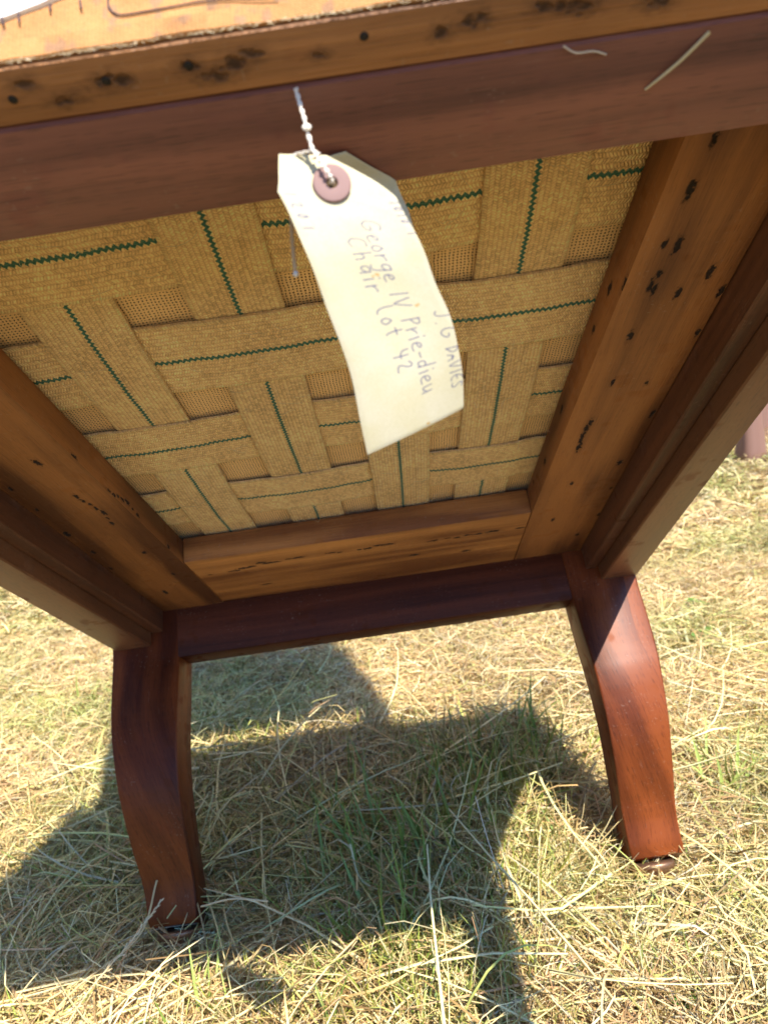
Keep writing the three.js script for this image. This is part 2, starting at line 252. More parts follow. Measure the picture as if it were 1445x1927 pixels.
const pineR = wood(2048, 256, 0.8, 0.1, { ...PINE, a: [0.12, 0.042, 0.013], b: [0.34, 0.135, 0.04], s: 31 }, holesR), pineL = wood(2048, 256, 0.8, 0.1, { ...PINE, a: [0.10, 0.034, 0.010], b: [0.30, 0.118, 0.032], s: 47 }, holesL);
const pineF = wood(1600, 512, 0.6, 0.19, { ...PINE, a: [0.21, 0.075, 0.021], b: [0.54, 0.23, 0.062], s: 59 }, holesF), pineN = wood(2048, 256, 0.6, 0.06, { ...PINE, s: 71, a: [0.15, 0.062, 0.023], b: [0.42, 0.19, 0.070], blot: 0.3, lv: 120, stain: 0.82 }, holesN);
const fibre = (i, j, s) => fbm(i / 2.2 + s, j / 7, 2);
// jute webbing, 52 mm wide by 104 mm: chevron weave with a green zigzag thread down the middle
const webMat = surface(512, 1024, (i, j) => {
  const x = i / 512 * 0.052, y = j / 1024 * 0.104, px = 0.052 / 20, py = 0.104 / 60;
  const col = Math.floor(x / px), cx = (x / px) % 1, up = col % 2 ? 1 : -1;
  const ph = (y + up * (cx - 0.5) * 0.0012 + (col % 2) * py * 0.5) / py + 0.35 * (fbm(x * 500, y * 500, 2) - 0.5);
  const cy = ((ph % 1) + 1) % 1, bodyH = Math.sqrt(Math.max(0, 1 - Math.pow((cy - 0.5) * 2, 2))) * Math.pow(Math.sin(Math.min(0.999, Math.max(0.001, cx)) * Math.PI), 0.45);
  const id = hash(col, Math.floor(ph) % 60), f = fibre(i, j, id * 90), age = fbm(x * 60, y * 45, 3);
  let k = 0.86 + 0.3 * (id - 0.5) + 0.45 * (f - 0.5) + 0.35 * (age - 0.5);
  k *= 0.72 + 0.42 * bodyH;
  let c = [Math.min(0.95, 1.06 * k), 0.69 * k, 0.32 * k];
  const zig = 0.026 + 0.0008 * (Math.abs(((y / (0.104 / 30)) % 1) * 2 - 1) - 0.5) * 2 + 0.0004 * (fbm(y * 900, 3, 2) - 0.5), d = Math.abs(x - zig) + 0.0005 * (f - 0.5);
  const g = 1 - sst(0.0008, 0.0015, d + 0.0007 * (fbm(x * 1500, y * 1500, 2) - 0.5)); c = c.map((v, n) => mix(v, [0.055, 0.17, 0.125][n] * (0.6 + 0.8 * f), g));
  const edge = Math.min(x, 0.052 - x); const sel = 1 - sst(0.001, 0.003, edge);
  return { c: c.map((v) => v * (1 - 0.15 * sel)), h: 0.15 + 0.6 * bodyH + 0.2 * f + 0.1 * g, r: 0.92 };
}, { bumpScale: 0.0018, sheen: 0.3, sheenRoughness: 0.8, sheenColor: new THREE.Color(0.5, 0.35, 0.18), specularIntensity: 0.3 });
// open hessian, 32 mm tile of 20 threads each way
const hessMat = surface(512, 512, (i, j) => {
  const n = 16, wob = 0.5 * (fbm(i / 60, j / 60, 2) - 0.5), a = ((i / 512 * n + wob) % 1 + 1) % 1, b = ((j / 512 * n + 0.5 * (fbm(i / 40 + 9, j / 50, 2) - 0.5)) % 1 + 1) % 1, ia = Math.floor(i / 512 * n), ib = Math.floor(j / 512 * n);
  const wa = 0.28 + 0.09 * hash(ia, 3), wb = 0.28 + 0.09 * hash(5, ib), ta = Math.abs(a - 0.5) < wa, tb = Math.abs(b - 0.5) < wb, over = (ia + ib) % 2 === 0;
  const f = fbm(i / 3, j / 3, 2), t = (ta && (over || !tb)) ? a : b, k = (0.6 + 0.6 * f) * (0.7 + 0.4 * Math.sin(t * Math.PI));
  return { c: [0.84 * k, 0.54 * k, 0.25 * k], h: ta || tb ? 0.5 + 0.4 * Math.sin(t * Math.PI) : 0, r: 0.95, a: ta || tb ? 1 : 0 };
}, { bumpScale: 0.0008, alpha: true, specularIntensity: 0.3 });
const canvasMat = surface(1024, 512, (i, j) => {
  const a = Math.sin(i * 0.9 + 2 * fbm(i / 30, j / 30, 2)), b = Math.sin(j * 0.9 + 2 * fbm(i / 25 + 4, j / 33, 2)), st = fbm(i / 70, j / 70, 4), f = fbm(i / 4, j / 2, 2), k = 0.8 + 0.12 * (a + b) * 0.5 + 0.5 * (st - 0.5) + 0.3 * (f - 0.5), blue = sst(0.56, 0.72, fbm(i / 26 + 70, j / 40, 3)) * 0.55;
  return { c: [mix(0.56, 0.30, blue) * k, mix(0.27, 0.19, blue) * k, mix(0.10, 0.13, blue) * k], h: 0.5 + 0.2 * a * b + 0.3 * (f - 0.5), r: 0.9 };
}, { bumpScale: 0.0006, specularIntensity: 0.3 });
const darkHair = new THREE.MeshStandardMaterial({ color: new THREE.Color(0.02, 0.013, 0.008), roughness: 1 });
const iron = new THREE.MeshStandardMaterial({ color: new THREE.Color(0.03, 0.027, 0.026), roughness: 0.6, metalness: 0.7 });
const brass = new THREE.MeshStandardMaterial({ color: new THREE.Color(0.34, 0.20, 0.12), roughness: 0.42, metalness: 0.8 });
const rosewood = new THREE.MeshStandardMaterial({ color: new THREE.Color(0.12, 0.08, 0.05), roughness: 0.5 });
const whiteCloth = new THREE.MeshPhysicalMaterial({ color: new THREE.Color(0.82, 0.80, 0.76), roughness: 0.95, sheen: 0.4 });

// ------------------------------------------------------------------ the chair
const BASE = [-0.0275, -0.352, 0.785];
const P = (x, y, z) => V3(x - BASE[0], y - BASE[1], -(z - BASE[2]));
const chair = thing('antique_chair', 'old mahogany chair tipped up on the lawn, its webbed seat seen from below', 'chair', world(...BASE).toArray());
chair.rotation.x = -TILT;
const lin = (a, b) => (t) => a + (b - a) * t;
// planks: a polygon in (x, z) seen from below, extruded from y0 to y1 with softened edges
function plank(poly, y0, y1, map, bevel = 0.0012) {
  const s = new THREE.Shape(poly.map(([x, z]) => new THREE.Vector2(x, z)));
  const g = new THREE.ExtrudeGeometry(s, { depth: y1 - y0 - 2 * bevel, bevelEnabled: true, bevelSize: bevel, bevelThickness: bevel, bevelOffset: -bevel, bevelSegments: 2 }).toNonIndexed();
  const p = g.attributes.position;
  for (let k = 0; k < p.count; k++) { const x = p.getX(k), z = p.getY(k), y = y0 + bevel + p.getZ(k), o = P(x, y, z); p.setXYZ(k, o.x, o.y, o.z); }
  woodUV(g, map); g.deleteAttribute('normal'); g.computeVertexNormals();
  return toCreasedNormals(g, 0.6);
}
// uv in metres over the texture's size; u runs along the grain (x or z)
function woodUV(g, { along, ou = 0, ov = 0, L, W }) {
  const p = g.attributes.position, uv = new Float32Array(p.count * 2), a = V3(), b = V3(), c = V3(), n = V3();
  for (let k = 0; k < p.count; k += 3) {
    a.fromBufferAttribute(p, k); b.fromBufferAttribute(p, k + 1); c.fromBufferAttribute(p, k + 2);
    n.subVectors(b, a).cross(c.clone().sub(a)).normalize();
    for (let i = 0; i < 3; i++) {
      const x = p.getX(k + i) + BASE[0], y = p.getY(k + i) + BASE[1], z = BASE[2] - p.getZ(k + i);
      const main = along === 'z' ? z : x, across = along === 'z' ? x : z, flat = Math.abs(n.y) > 0.6, end = Math.abs(along === 'z' ? n.z : n.x) > 0.7;
      const u = end ? y * 0.4 : main - ou, v = flat || end ? across - ov : y + 0.7 * W;
      uv[2 * (k + i)] = u / L; uv[2 * (k + i) + 1] = v / W;
    }
  }
  g.setAttribute('uv', new THREE.BufferAttribute(uv, 2));
}
// inner frame of pine: four rails, nail-holed underneath
const RI = (z) => 0.1448 - 0.0115 * (z - 0.21) + 0.001 * Math.sin(z * 9), RO = (z) => 0.2037 + 0.0222 * (z - 0.21), LI = () => -0.1956, LO = (z) => -0.2580 - 0.0141 * (z - 0.2);
const zs = [0.15, 0.3, 0.45, 0.6, 0.757];
mesh('inner_frame_rail', plank([...zs.map((z) => [RI(z), z]), ...[...zs].reverse().map((z) => [RO(z) - 0.0006, z])], 0, 0.024, { along: 'z', ov: 0.12, L: 0.8, W: 0.1 }), pineR, chair);
mesh('inner_frame_rail', plank([[LI(), 0.15], [LO(0.15) + 0.0006, 0.15], [LO(0.757) + 0.0006, 0.757], [LI(), 0.757]], 0, 0.024, { along: 'z', ov: -0.29, L: 0.8, W: 0.1 }), pineL, chair);
mesh('inner_frame_rail', plank([[LI() + 0.0005, 0.6135], [LI() + 0.0005, 0.752], [RI(0.757) - 0.0005, 0.7605], [RI(0.62) - 0.0005, 0.6165]], 0.0004, 0.0255, { along: 'x', ou: -0.3, ov: 0.6, L: 0.6, W: 0.19 }), pineF, chair);
mesh('inner_frame_rail', plank([[LI() - 0.1, 0.1214], [LI() - 0.1, 0.1371], [RI(0.15) + 0.1, 0.1345], [RI(0.15) + 0.1, 0.1191]], -0.0405, 0.03, { along: 'x', ou: -0.3, ov: 0.11, L: 0.6, W: 0.06 }, 0.0006), pineN, chair);
for (const [x, z] of [[-0.0883, 0.1322], [0.0142, 0.129], [-0.0365, 0.1299], [-0.0606, 0.1308]]) {
  const g = new THREE.SphereGeometry(0.0013, 12, 8); g.scale(1, 0.35, 1); const o = P(x * 0.9725, -0.0406, z * 0.9725); g.translate(o.x, o.y, o.z); mesh('nail', g, iron, chair);
}
// mahogany side rails: stepped underneath and splayed towards the front legs
function sideRail(sgn, outerPiece) {
  const rings = [];
  for (let k = 0; k <= 14; k++) {
    const z = 0.142 + (0.7548 - 0.142) * k / 14, x0 = sgn > 0 ? RO(z) : LO(z), w = 0.044 + 0.036 * (z - 0.46), i1 = 0.0135, b = 0.0012;
    const prof = outerPiece ? [[i1, 0.0], [i1, -0.038 + b], [i1 + b, -0.038], [w - 2 * b, -0.038], [w - 0.6 * b, -0.038 + 0.6 * b], [w, -0.038 + 2 * b], [w + 0.002, -0.005], [w, 0.022], [w - 0.004, 0.028], [i1, 0.028]] : [[0, 0.028], [0, -0.0235 + b], [b, -0.0235], [i1 - 0.0016, -0.0235], [i1 - 0.0006, -0.0229], [i1 - 0.0006, 0.028]];
    const ring = prof.map(([dx, y]) => P(x0 + sgn * dx, y, z)); if (sgn < 0) ring.reverse(); rings.push(ring);
  }
  return loft(rings, { crease: 0.5, scaleU: 1 / 0.8, scaleV: 1 / 0.13, offV: sgn > 0 ? 0 : 0.37 });
}
for (const s of [1, -1]) { mesh('seat_rail', sideRail(s, true), sideOuter, chair); mesh('rail_lining', sideRail(s, false), mahoSide, chair); }
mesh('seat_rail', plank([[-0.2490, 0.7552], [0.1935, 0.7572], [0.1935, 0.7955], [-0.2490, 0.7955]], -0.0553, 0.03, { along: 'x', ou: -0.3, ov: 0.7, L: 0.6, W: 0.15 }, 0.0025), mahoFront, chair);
mesh('seat_rail', plank([[-0.3, 0.1379], [0.262, 0.1350], [0.262, 0.1726], [-0.3, 0.1768]], -0.042, 0.02, { along: 'x', ou: -0.3, ov: 0.1, L: 0.6, W: 0.15 }, 0.0012), mahoHazed, chair);
// seat: webbing, hessian, stuffing
const VS = [[-0.150, 0.0], [-0.0635, 0.31], [0.0195, 0.62], [0.0945, 0.13]], HS = [[0.155, 0.4], [0.2505, 0.1], [0.3445, 0.73], [0.445, 0.2], [0.5495, 0.55]], VW = 0.0505, HW = 0.066;
function strip(lengthwise, k) {
  const [c, off] = (lengthwise ? VS : HS)[k], rings = [], N = 90, a = lengthwise ? 0.14 : -0.2200, b = lengthwise ? 0.64 : 0.178, half = (lengthwise ? VW : HW) / 2, ys = 0.0272;
  const M = 10;
  for (let i = 0; i <= N; i++) {
    const t = a + (b - a) * i / N;
    let lift = 0;                                         // positive = towards the viewer below
    const cross = lengthwise ? HS : VS, ch = (lengthwise ? HW : VW) / 2 + 0.005;
    cross.forEach(([p], n) => { const d = Math.abs(t - p), over = ((k + n + (lengthwise ? 0 : 0)) % 2 === 0) === lengthwise; lift += (over ? 1 : -1) * 0.0011 * (1 - sst(ch - 0.008, ch + 0.006, d)); });
    if (lengthwise && t > 0.6) lift -= 0.001;
    const wob = 0.0012 * (fbm(t * 14 + k * 7 + (lengthwise ? 50 : 0), 1, 2) - 0.5), fro = [], bak = [];
    for (let m = 0; m <= M; m++) {
      const s = (m / M * 2 - 1), w = half + 0.0007 * (fbm(t * 120, k * 9 + Math.sign(s) * 3, 2) - 0.5), y = ys - lift - 0.0003 * (1 - s * s) + 0.0006 * (fbm(t * 30 + k, s * 3 + 8, 2) - 0.5), q0 = c + wob + s * w;
      fro.push(lengthwise ? P(q0, y, t) : P(t, y, q0)); bak.push(lengthwise ? P(q0, y + 0.0014, t) : P(t, y + 0.0014, q0));
    }
    const ring = fro.concat(bak.reverse()); if (!lengthwise) ring.reverse(); rings.push(ring);
  }
  const g = loft(rings, { crease: 0.9 }), p = g.attributes.position, uv = g.attributes.uv;
  for (let i = 0; i < p.count; i++) { const x = p.getX(i) + BASE[0], z = BASE[2] - p.getZ(i), al = lengthwise ? z : x, ac = lengthwise ? x : z; uv.setXY(i, 0.5 + (ac - c) / (2 * half), al / 0.104 * (lengthwise ? 1 : 1) + off); }
  return g;
}
VS.forEach((_, k) => mesh('webbing_strip', strip(true, k), webMat, chair));
HS.forEach((_, k) => mesh('webbing_strip', strip(false, k), webMat, chair));
{
  const flat = (y, x0, x1, z0, z1, tile) => { const g = new THREE.PlaneGeometry(x1 - x0, z1 - z0, 40, 40); g.rotateX(Math.PI / 2); const o = P((x0 + x1) / 2, y, (z0 + z1) / 2); g.translate(o.x, o.y, o.z); const p = g.attributes.position, uv = g.attributes.uv; for (let i = 0; i < p.count; i++) { p.setY(i, p.getY(i) + 0.0014 * (fbm(p.getX(i) * 40, p.getZ(i) * 40, 2) - 0.5)); uv.setXY(i, p.getX(i) / tile, p.getZ(i) / tile); } g.computeVertexNormals(); return g; };
  mesh('hessian', flat(0.0315, -0.225, 0.185, 0.13, 0.66, 0.034), hessMat, chair);
  mesh('stuffing', plank([[-0.29, 0.128], [0.235, 0.128], [0.235, 0.70], [0.16, 0.765], [-0.22, 0.765], [-0.29, 0.70]], 0.0345, 0.040, { along: 'x', L: 1, W: 1 }, 0.004), darkHair, chair);
  mesh('added_shadow_pad', plank([[-0.295, 0.135], [0.2, 0.135], [0.2, 0.42], [-0.302, 0.46]], 0.0405, 0.075, { along: 'x', L: 1, W: 1 }, 0.01), canvasMat, chair);  // unseen slab added on the seat to lengthen its ground shadow
  // loose fibres hanging from the jute
  const hairs = [];
  for (let k = 0; k < 120; k++) { const x = rr(-0.19, 0.14), z = rr(0.2, 0.61), a = rr(0, 6.28), l = rr(0.004, 0.02), y = 0.0245; const e = (f, dy) => P(x + Math.cos(a) * l * f, y - dy, z + Math.sin(a) * l * f); hairs.push(tube([e(0, 0), e(0.4, rr(0.001, 0.004)), e(0.8, rr(0, 0.005)), e(1, rr(-0.001, 0.006))], 0.00012, 3, 6)); }
  const hm = mesh('loose_fibre', mergeGeometries(hairs), new THREE.MeshStandardMaterial({ color: new THREE.Color(0.62, 0.5, 0.3), roughness: 0.9 }), chair); hm.userData.kind = 'stuff';
}
// legs
function ringRect(cx, w, zf, d, y, r = 0.004, tilt = 0) {
  const out = [], xs = [cx - w / 2, cx + w / 2], zz = [zf, zf + d];
  for (const [ix, iz, a0] of [[1, 0, -90], [1, 1, 0], [0, 1, 90], [0, 0, 180]]) for (let k = 0; k <= 3; k++) { const a = (a0 + k * 30) * D2R; const x = xs[ix] + (ix ? -r : r) + r * Math.cos(a), z = zz[iz] + (iz ? -r : r) + r * Math.sin(a); out.push(P(x, y + tilt * (z - zf), z)); }
  return out;
}
const curve1 = (pts) => (t) => { let k = 1; while (k < pts.length - 1 && t > pts[k][0]) k++; const [a, b] = [pts[k - 1], pts[k]], p0 = pts[Math.max(0, k - 2)], p3 = pts[Math.min(pts.length - 1, k + 1)], f = clamp((t - a[0]) / (b[0] - a[0])), m1 = (b[1] - p0[1]) / (b[0] - p0[0] || 1) * (b[0] - a[0]), m2 = (p3[1] - a[1]) / (p3[0] - a[0] || 1) * (b[0] - a[0]), f2 = f * f, f3 = f2 * f; return (2 * f3 - 3 * f2 + 1) * a[1] + (f3 - 2 * f2 + f) * m1 + (3 * f2 - 2 * f3) * b[1] + (f3 - f2) * m2; };
const frontZ = curve1([[0, 0.7555], [0.08, 0.7552], [0.2, 0.7500], [0.38, 0.7420], [0.55, 0.747], [0.72, 0.768], [0.86, 0.790], [1, 0.801]]);
const thick = curve1([[0, 0.045], [0.3, 0.050], [0.6, 0.046], [0.85, 0.040], [1, 0.040]]);
const outer = curve1([[0, 0.296], [0.25, 0.293], [0.5, 0.285], [0.7, 0.2795], [0.9, 0.274], [1, 0.273]]);
const bot0 = (s) => (s > 0 ? -0.3205 : -0.3185);
function caster(parent, x, y, z) {
  const c = new THREE.Group(); c.name = 'caster'; const o = P(x, y, z); c.position.copy(o); parent.add(c);
  mesh('socket', new THREE.LatheGeometry([[0.0001, 0.003], [0.0225, 0.003], [0.0235, 0], [0.0225, -0.004], [0.018, -0.006], [0.017, -0.009], [0.0125, -0.013], [0.009, -0.016], [0.0001, -0.017]].map(([a, b]) => new THREE.Vector2(a, b)), 28), brass, c);
  const wl = new THREE.LatheGeometry([[0.0001, -0.008], [0.009, -0.008], [0.0125, -0.006], [0.0135, 0], [0.0125, 0.006], [0.009, 0.008], [0.0001, 0.008]].map(([a, b]) => new THREE.Vector2(a, b)), 24); wl.rotateZ(Math.PI / 2); wl.rotateY(0.7); wl.translate(0.006, -0.027, 0.008); mesh('wheel', wl, rosewood, c);
  for (const s of [-1, 1]) { const h = tube([[s * 0.004, -0.014, 0], [0.003 + s * 0.010 * Math.cos(0.7), -0.018, 0.004 - s * 0.010 * Math.sin(0.7)], [0.006 + s * 0.0105 * Math.cos(0.7), -0.028, 0.008 - s * 0.0105 * Math.sin(0.7)]], 0.0022, 6, 10); mesh('fork', h, brass, c); }
}
for (const s of [-1, 1]) {
  const rings = [], N = 44, top = 0.028, bot = bot0(s);
  for (let k = 0; k <= N; k++) {
    const t = k / N, yy = top + (bot - top) * t, T = clamp((-0.03 - yy) / (-0.03 - bot), 0, 1), o = outer(T) + (s > 0 ? 0.008 * T * T * T : 0), i = 0.2205 + (s > 0 ? 0.005 : 0.001) * T * T, w = o - i, cx = BASE[0] + s * (o + i) / 2, end = k === N ? 0.0012 : 0;
    rings.push(ringRect(cx, w - 2 * end, frontZ(T) + end, thick(T) - 2 * end, yy, 0.0018, -0.25 * sst(0.6, 1, T)));
  }
  const g = loft(rings.reverse(), { crease: 0.55, scaleU: 1 / 0.45, scaleV: 1 / 0.26, offV: s > 0 ? 0.13 : 0.52 });
  const leg = mesh('leg', g, mahoLeg, chair);
  caster(leg, BASE[0] + s * (s > 0 ? 0.249 : 0.2462), bot0(s) - 0.0085, 0.819);
}
// unseen rear legs and open back, shortened and set off-centre to shape the ground shadow
for (const s of [-1, 1]) {
  const rings = [];
  for (let k = 0; k <= 30; k++) { const t = k / 30, y = -0.042 - 0.20 * t; rings.push(ringRect(BASE[0] + s * (0.262 - 0.03 * t), 0.040 - 0.012 * t, 0.142 - 0.13 * Math.pow(t, 1.4), 0.036 - 0.010 * t, y, 0.003)); }
  mesh('leg', loft(rings.reverse(), { crease: 0.55, scaleU: 1 / 0.45, scaleV: 1 / 0.26 }), mahoLeg, chair);
  const up = [];
  for (let k = 0; k <= 30; k++) { const t = k / 30, y = 0.031 + 0.70 * t; up.push(ringRect(0.056 + s * 0.198, 0.042, 0.136 - 0.02 * t, 0.034, y, 0.004)); }
  mesh('back_post', loft(up.reverse(), { crease: 0.55, scaleU: 1 / 0.45, scaleV: 1 / 0.26 }), mahoLeg, chair);
}
mesh('back_panel', plank([[-0.122, 0.118], [0.285, 0.118], [0.285, 0.15], [-0.122, 0.15]], 0.38, 0.68, { along: 'x', L: 0.6, W: 0.15 }, 0.008), canvasMat, chair);  // unseen panel, widened to one side to cast more ground shadow
mesh('crest_rail', plank([[-0.15, 0.10], [0.268, 0.10], [0.268, 0.17], [-0.15, 0.17]], 0.69, 0.735, { along: 'x', L: 0.6, W: 0.15 }, 0.01), mahoHazed, chair);
// canvas tacked over the back of the seat, its frayed lower edge, stitches and the white cloth above it
{
  const K = (x, y, z) => P(x * 0.975, (y + LOW) * 0.975 - LOW, z * 0.975);
  const rings = [], N = 160;
  for (let k = 0; k <= N; k++) {
    const x = -0.30 + 0.56 * k / N, zed = 0.1245 - 0.00416 * (x + 0.3) - 0.0004, fro = [], bak = [];
    const low = -0.0338 + 0.0008 * (fbm(x * 160, 2, 3) - 0.5) + 0.0005 * (fbm(x * 700, 9, 2) - 0.5);
    for (let m = 0; m <= 12; m++) { const t = m / 12, y = low + (0.046 - low) * t, puff = 0.0016 * Math.sin(t * 3.0) + 0.0012 * (fbm(x * 22, t * 3 + 6, 3) - 0.5); fro.push(K(x, y, zed - 0.0012 - puff)); bak.push(K(x, y, zed - 0.0001)); }
    rings.push(fro.concat(bak.reverse()));
  }
  const g = loft(rings, { crease: 0.8 }), p = g.attributes.position, uv = g.attributes.uv; for (let i = 0; i < p.count; i++) uv.setXY(i, p.getX(i) / 0.16, p.getY(i) / 0.08);
  mesh('back_canvas', g, canvasMat, chair);
  const fr = [];
  for (let k = 0; k < 500; k++) { const x = rr(-0.11, 0.1), z = 0.1245 - 0.00416 * (x + 0.3) - 0.001, l = rr(0.0008, 0.003); fr.push(tube([K(x, -0.0333, z), K(x + rr(-1, 1) * l * 0.5, -0.0335 - l * 0.3, z - 0.0004), K(x + rr(-1, 1) * l, -0.0335 - l * 0.6, z - rr(0, 0.001))], 0.00008, 3, 3)); }
  mesh('frayed_edge', mergeGeometries(fr), new THREE.MeshStandardMaterial({ color: new THREE.Color(0.7, 0.55, 0.33), roughness: 0.9 }), chair).userData.kind = 'stuff';
  const thread = new THREE.MeshStandardMaterial({ color: new THREE.Color(0.05, 0.03, 0.04), roughness: 0.9 }), zc = (x) => 0.1245 - 0.00416 * (x + 0.3) - 0.0034;
  for (const [x, y0, y1, dx] of [[-0.0862, -0.0172, -0.0215, 0.001], [-0.0812, -0.0175, -0.0215, 0.0004], [-0.0722, -0.0155, -0.0185, 0], [-0.0640, -0.0145, -0.0195, 0.0007]]) mesh('stitch', tube([K(x, y0, zc(x)), K(x + dx * 0.6, (y0 + y1) / 2, zc(x) - 0.0003), K(x + dx, y1, zc(x))], 0.00028, 6, 8), thread, chair);
  mesh('stitch', tube([[-0.0560, -0.0140], [-0.0556, -0.0200], [-0.0530, -0.0236], [-0.0460, -0.0240], [-0.0380, -0.0237], [-0.0300, -0.0234], [-0.0225, -0.0240], [-0.0150, -0.0258], [-0.0080, -0.0268]].map(([x, y]) => K(x, y, zc(x) + 0.0006)), 0.00026, 6, 60), thread, chair);
  const cl = [];
  for (let k = 0; k <= 60; k++) {
    const x = -0.30 + 0.30 * k / 60, low = -0.0198 + 0.36 * Math.max(0, x + 0.0887) + 0.0007 * (fbm(x * 400, 4, 3) - 0.5), fro = [], bak = [];
    for (let m = 0; m <= 14; m++) { const t = m / 14, y = low + 0.07 * t, b = 0.004 * Math.sqrt(Math.max(0, 1 - Math.pow(2 * t - 1, 2))) + 0.0012 * (fbm(x * 90, t * 8, 3) - 0.5); fro.push(K(x, y, zc(x) - 0.0006 - b)); bak.push(K(x, y, zc(x) + 0.0018)); }
    cl.push(fro.concat(bak.reverse()));
  }
  mesh('white_cover', loft(cl, { crease: 1 }), whiteCloth, chair);
}

// ------------------------------------------------------------------ the tags
const INK = 'rgba(66,66,108,0.8)';
const GLYPH = {   // strokes of a round hand, x and y in units of the small letter's height, y up
  G: [[[1.1, 1.5], [0.7, 1.9], [0.15, 1.5], [0.05, 0.6], [0.5, 0.05], [1.1, 0.4], [1.1, 0.85], [0.65, 0.85]]], e: [[[0.08, 0.5], [0.75, 0.6], [0.6, 1], [0.2, 0.9], [0.05, 0.4], [0.35, 0], [0.85, 0.15]]], o: [[[0.4, 1], [0.05, 0.6], [0.2, 0.05], [0.65, 0.1], [0.75, 0.6], [0.4, 1]]],
  r: [[[0.1, 1], [0.15, 0]], [[0.15, 0.6], [0.4, 0.95], [0.7, 0.9]]], g: [[[0.7, 0.9], [0.3, 1], [0.05, 0.5], [0.35, 0.05], [0.7, 0.5]], [[0.7, 1], [0.7, -0.5], [0.4, -0.9], [0.05, -0.6]]], I: [[[0.2, 1.6], [0.2, 0]]], V: [[[0, 1.5], [0.4, 0], [0.6, 0.1], [0.95, 1.5]]],
  P: [[[0.15, 1.6], [0.15, -0.1]], [[0.1, 1.5], [0.7, 1.6], [0.8, 1.1], [0.2, 0.8]]], i: [[[0.15, 0.95], [0.2, 0]], [[0.15, 1.4], [0.18, 1.5]]], '-': [[[0.05, 0.55], [0.6, 0.55]]], d: [[[0.65, 0.8], [0.25, 0.95], [0.05, 0.45], [0.3, 0], [0.68, 0.4]], [[0.7, 1.8], [0.7, 0]]],
  u: [[[0.08, 1], [0.1, 0.2], [0.4, 0.02], [0.7, 0.5]], [[0.7, 1], [0.75, 0]]], C: [[[1.0, 1.45], [0.6, 1.7], [0.1, 1.2], [0.1, 0.4], [0.55, 0], [1.0, 0.25]]], h: [[[0.1, 1.7], [0.12, 0]], [[0.12, 0.6], [0.45, 1], [0.68, 0.7], [0.7, 0]]], a: [[[0.7, 0.9], [0.25, 0.95], [0.05, 0.4], [0.35, 0.02], [0.68, 0.5]], [[0.7, 1], [0.78, 0]]],
  L: [[[0.15, 1.6], [0.12, 0.05], [0.8, 0.05]]], t: [[[0.3, 1.5], [0.3, 0.1], [0.55, 0]], [[0, 1], [0.65, 1]]], 4: [[[0.2, 1.5], [0.1, 0.6], [0.9, 0.65]], [[0.75, 1.3], [0.72, 0]]], 2: [[[0.1, 1.2], [0.45, 1.55], [0.8, 1.15], [0.1, 0.05], [0.95, 0.1]]], J: [[[0.7, 1.6], [0.7, 0.4], [0.4, 0], [0.05, 0.3]]], '.': [[[0.15, 0], [0.2, 0.06]]],
  D: [[[0.1, 1.5], [0.12, 0]], [[0, 1.5], [0.7, 1.3], [0.8, 0.4], [0.1, 0]]], A: [[[0, 0], [0.4, 1.5], [0.8, 0]], [[0.15, 0.55], [0.7, 0.55]]], E: [[[0.8, 1.5], [0.1, 1.5], [0.1, 0], [0.8, 0]], [[0.1, 0.8], [0.6, 0.8]]], S: [[[0.8, 1.3], [0.4, 1.5], [0.1, 1.1], [0.7, 0.5], [0.5, 0], [0.05, 0.2]]], 1: [[[0.2, 1.4], [0.22, 0]]], 0: [[[0.4, 1.4], [0.05, 0.8], [0.3, 0], [0.7, 0.5], [0.4, 1.4]]], 7: [[[0.05, 1.4], [0.75, 1.4], [0.3, 0]]],
};
const ADV = { I: 0.55, i: 0.45, '.': 0.5, 1: 0.6, ' ': 0.8, r: 0.8, t: 0.8, G: 1.4, C: 1.25, V: 1.15, '-': 0.8 };
function write(ctx, text, x, y, size, angle, gap = 0.18, wob = 0.05) {
  ctx.save(); ctx.translate(x, y); ctx.rotate(angle); let at = 0;
  for (const ch of text) {
    for (const st of GLYPH[ch] ?? []) {
      const pts = st.map(([a, b]) => [(at + a + rr(-wob, wob)) * size, -(b + rr(-wob, wob)) * size]); ctx.beginPath(); ctx.moveTo(...pts[0]);
      if (pts.length === 2) ctx.lineTo(...pts[1]); else { for (let k = 1; k < pts.length - 1; k++) { const e = k === pts.length - 2 ? pts[k + 1] : [(pts[k][0] + pts[k + 1][0]) / 2, (pts[k][1] + pts[k + 1][1]) / 2]; ctx.quadraticCurveTo(pts[k][0], pts[k][1], e[0], e[1]); } }
      ctx.stroke();
    }
    at += (ADV[ch] ?? 0.95) + gap;
  }
  ctx.restore();
}
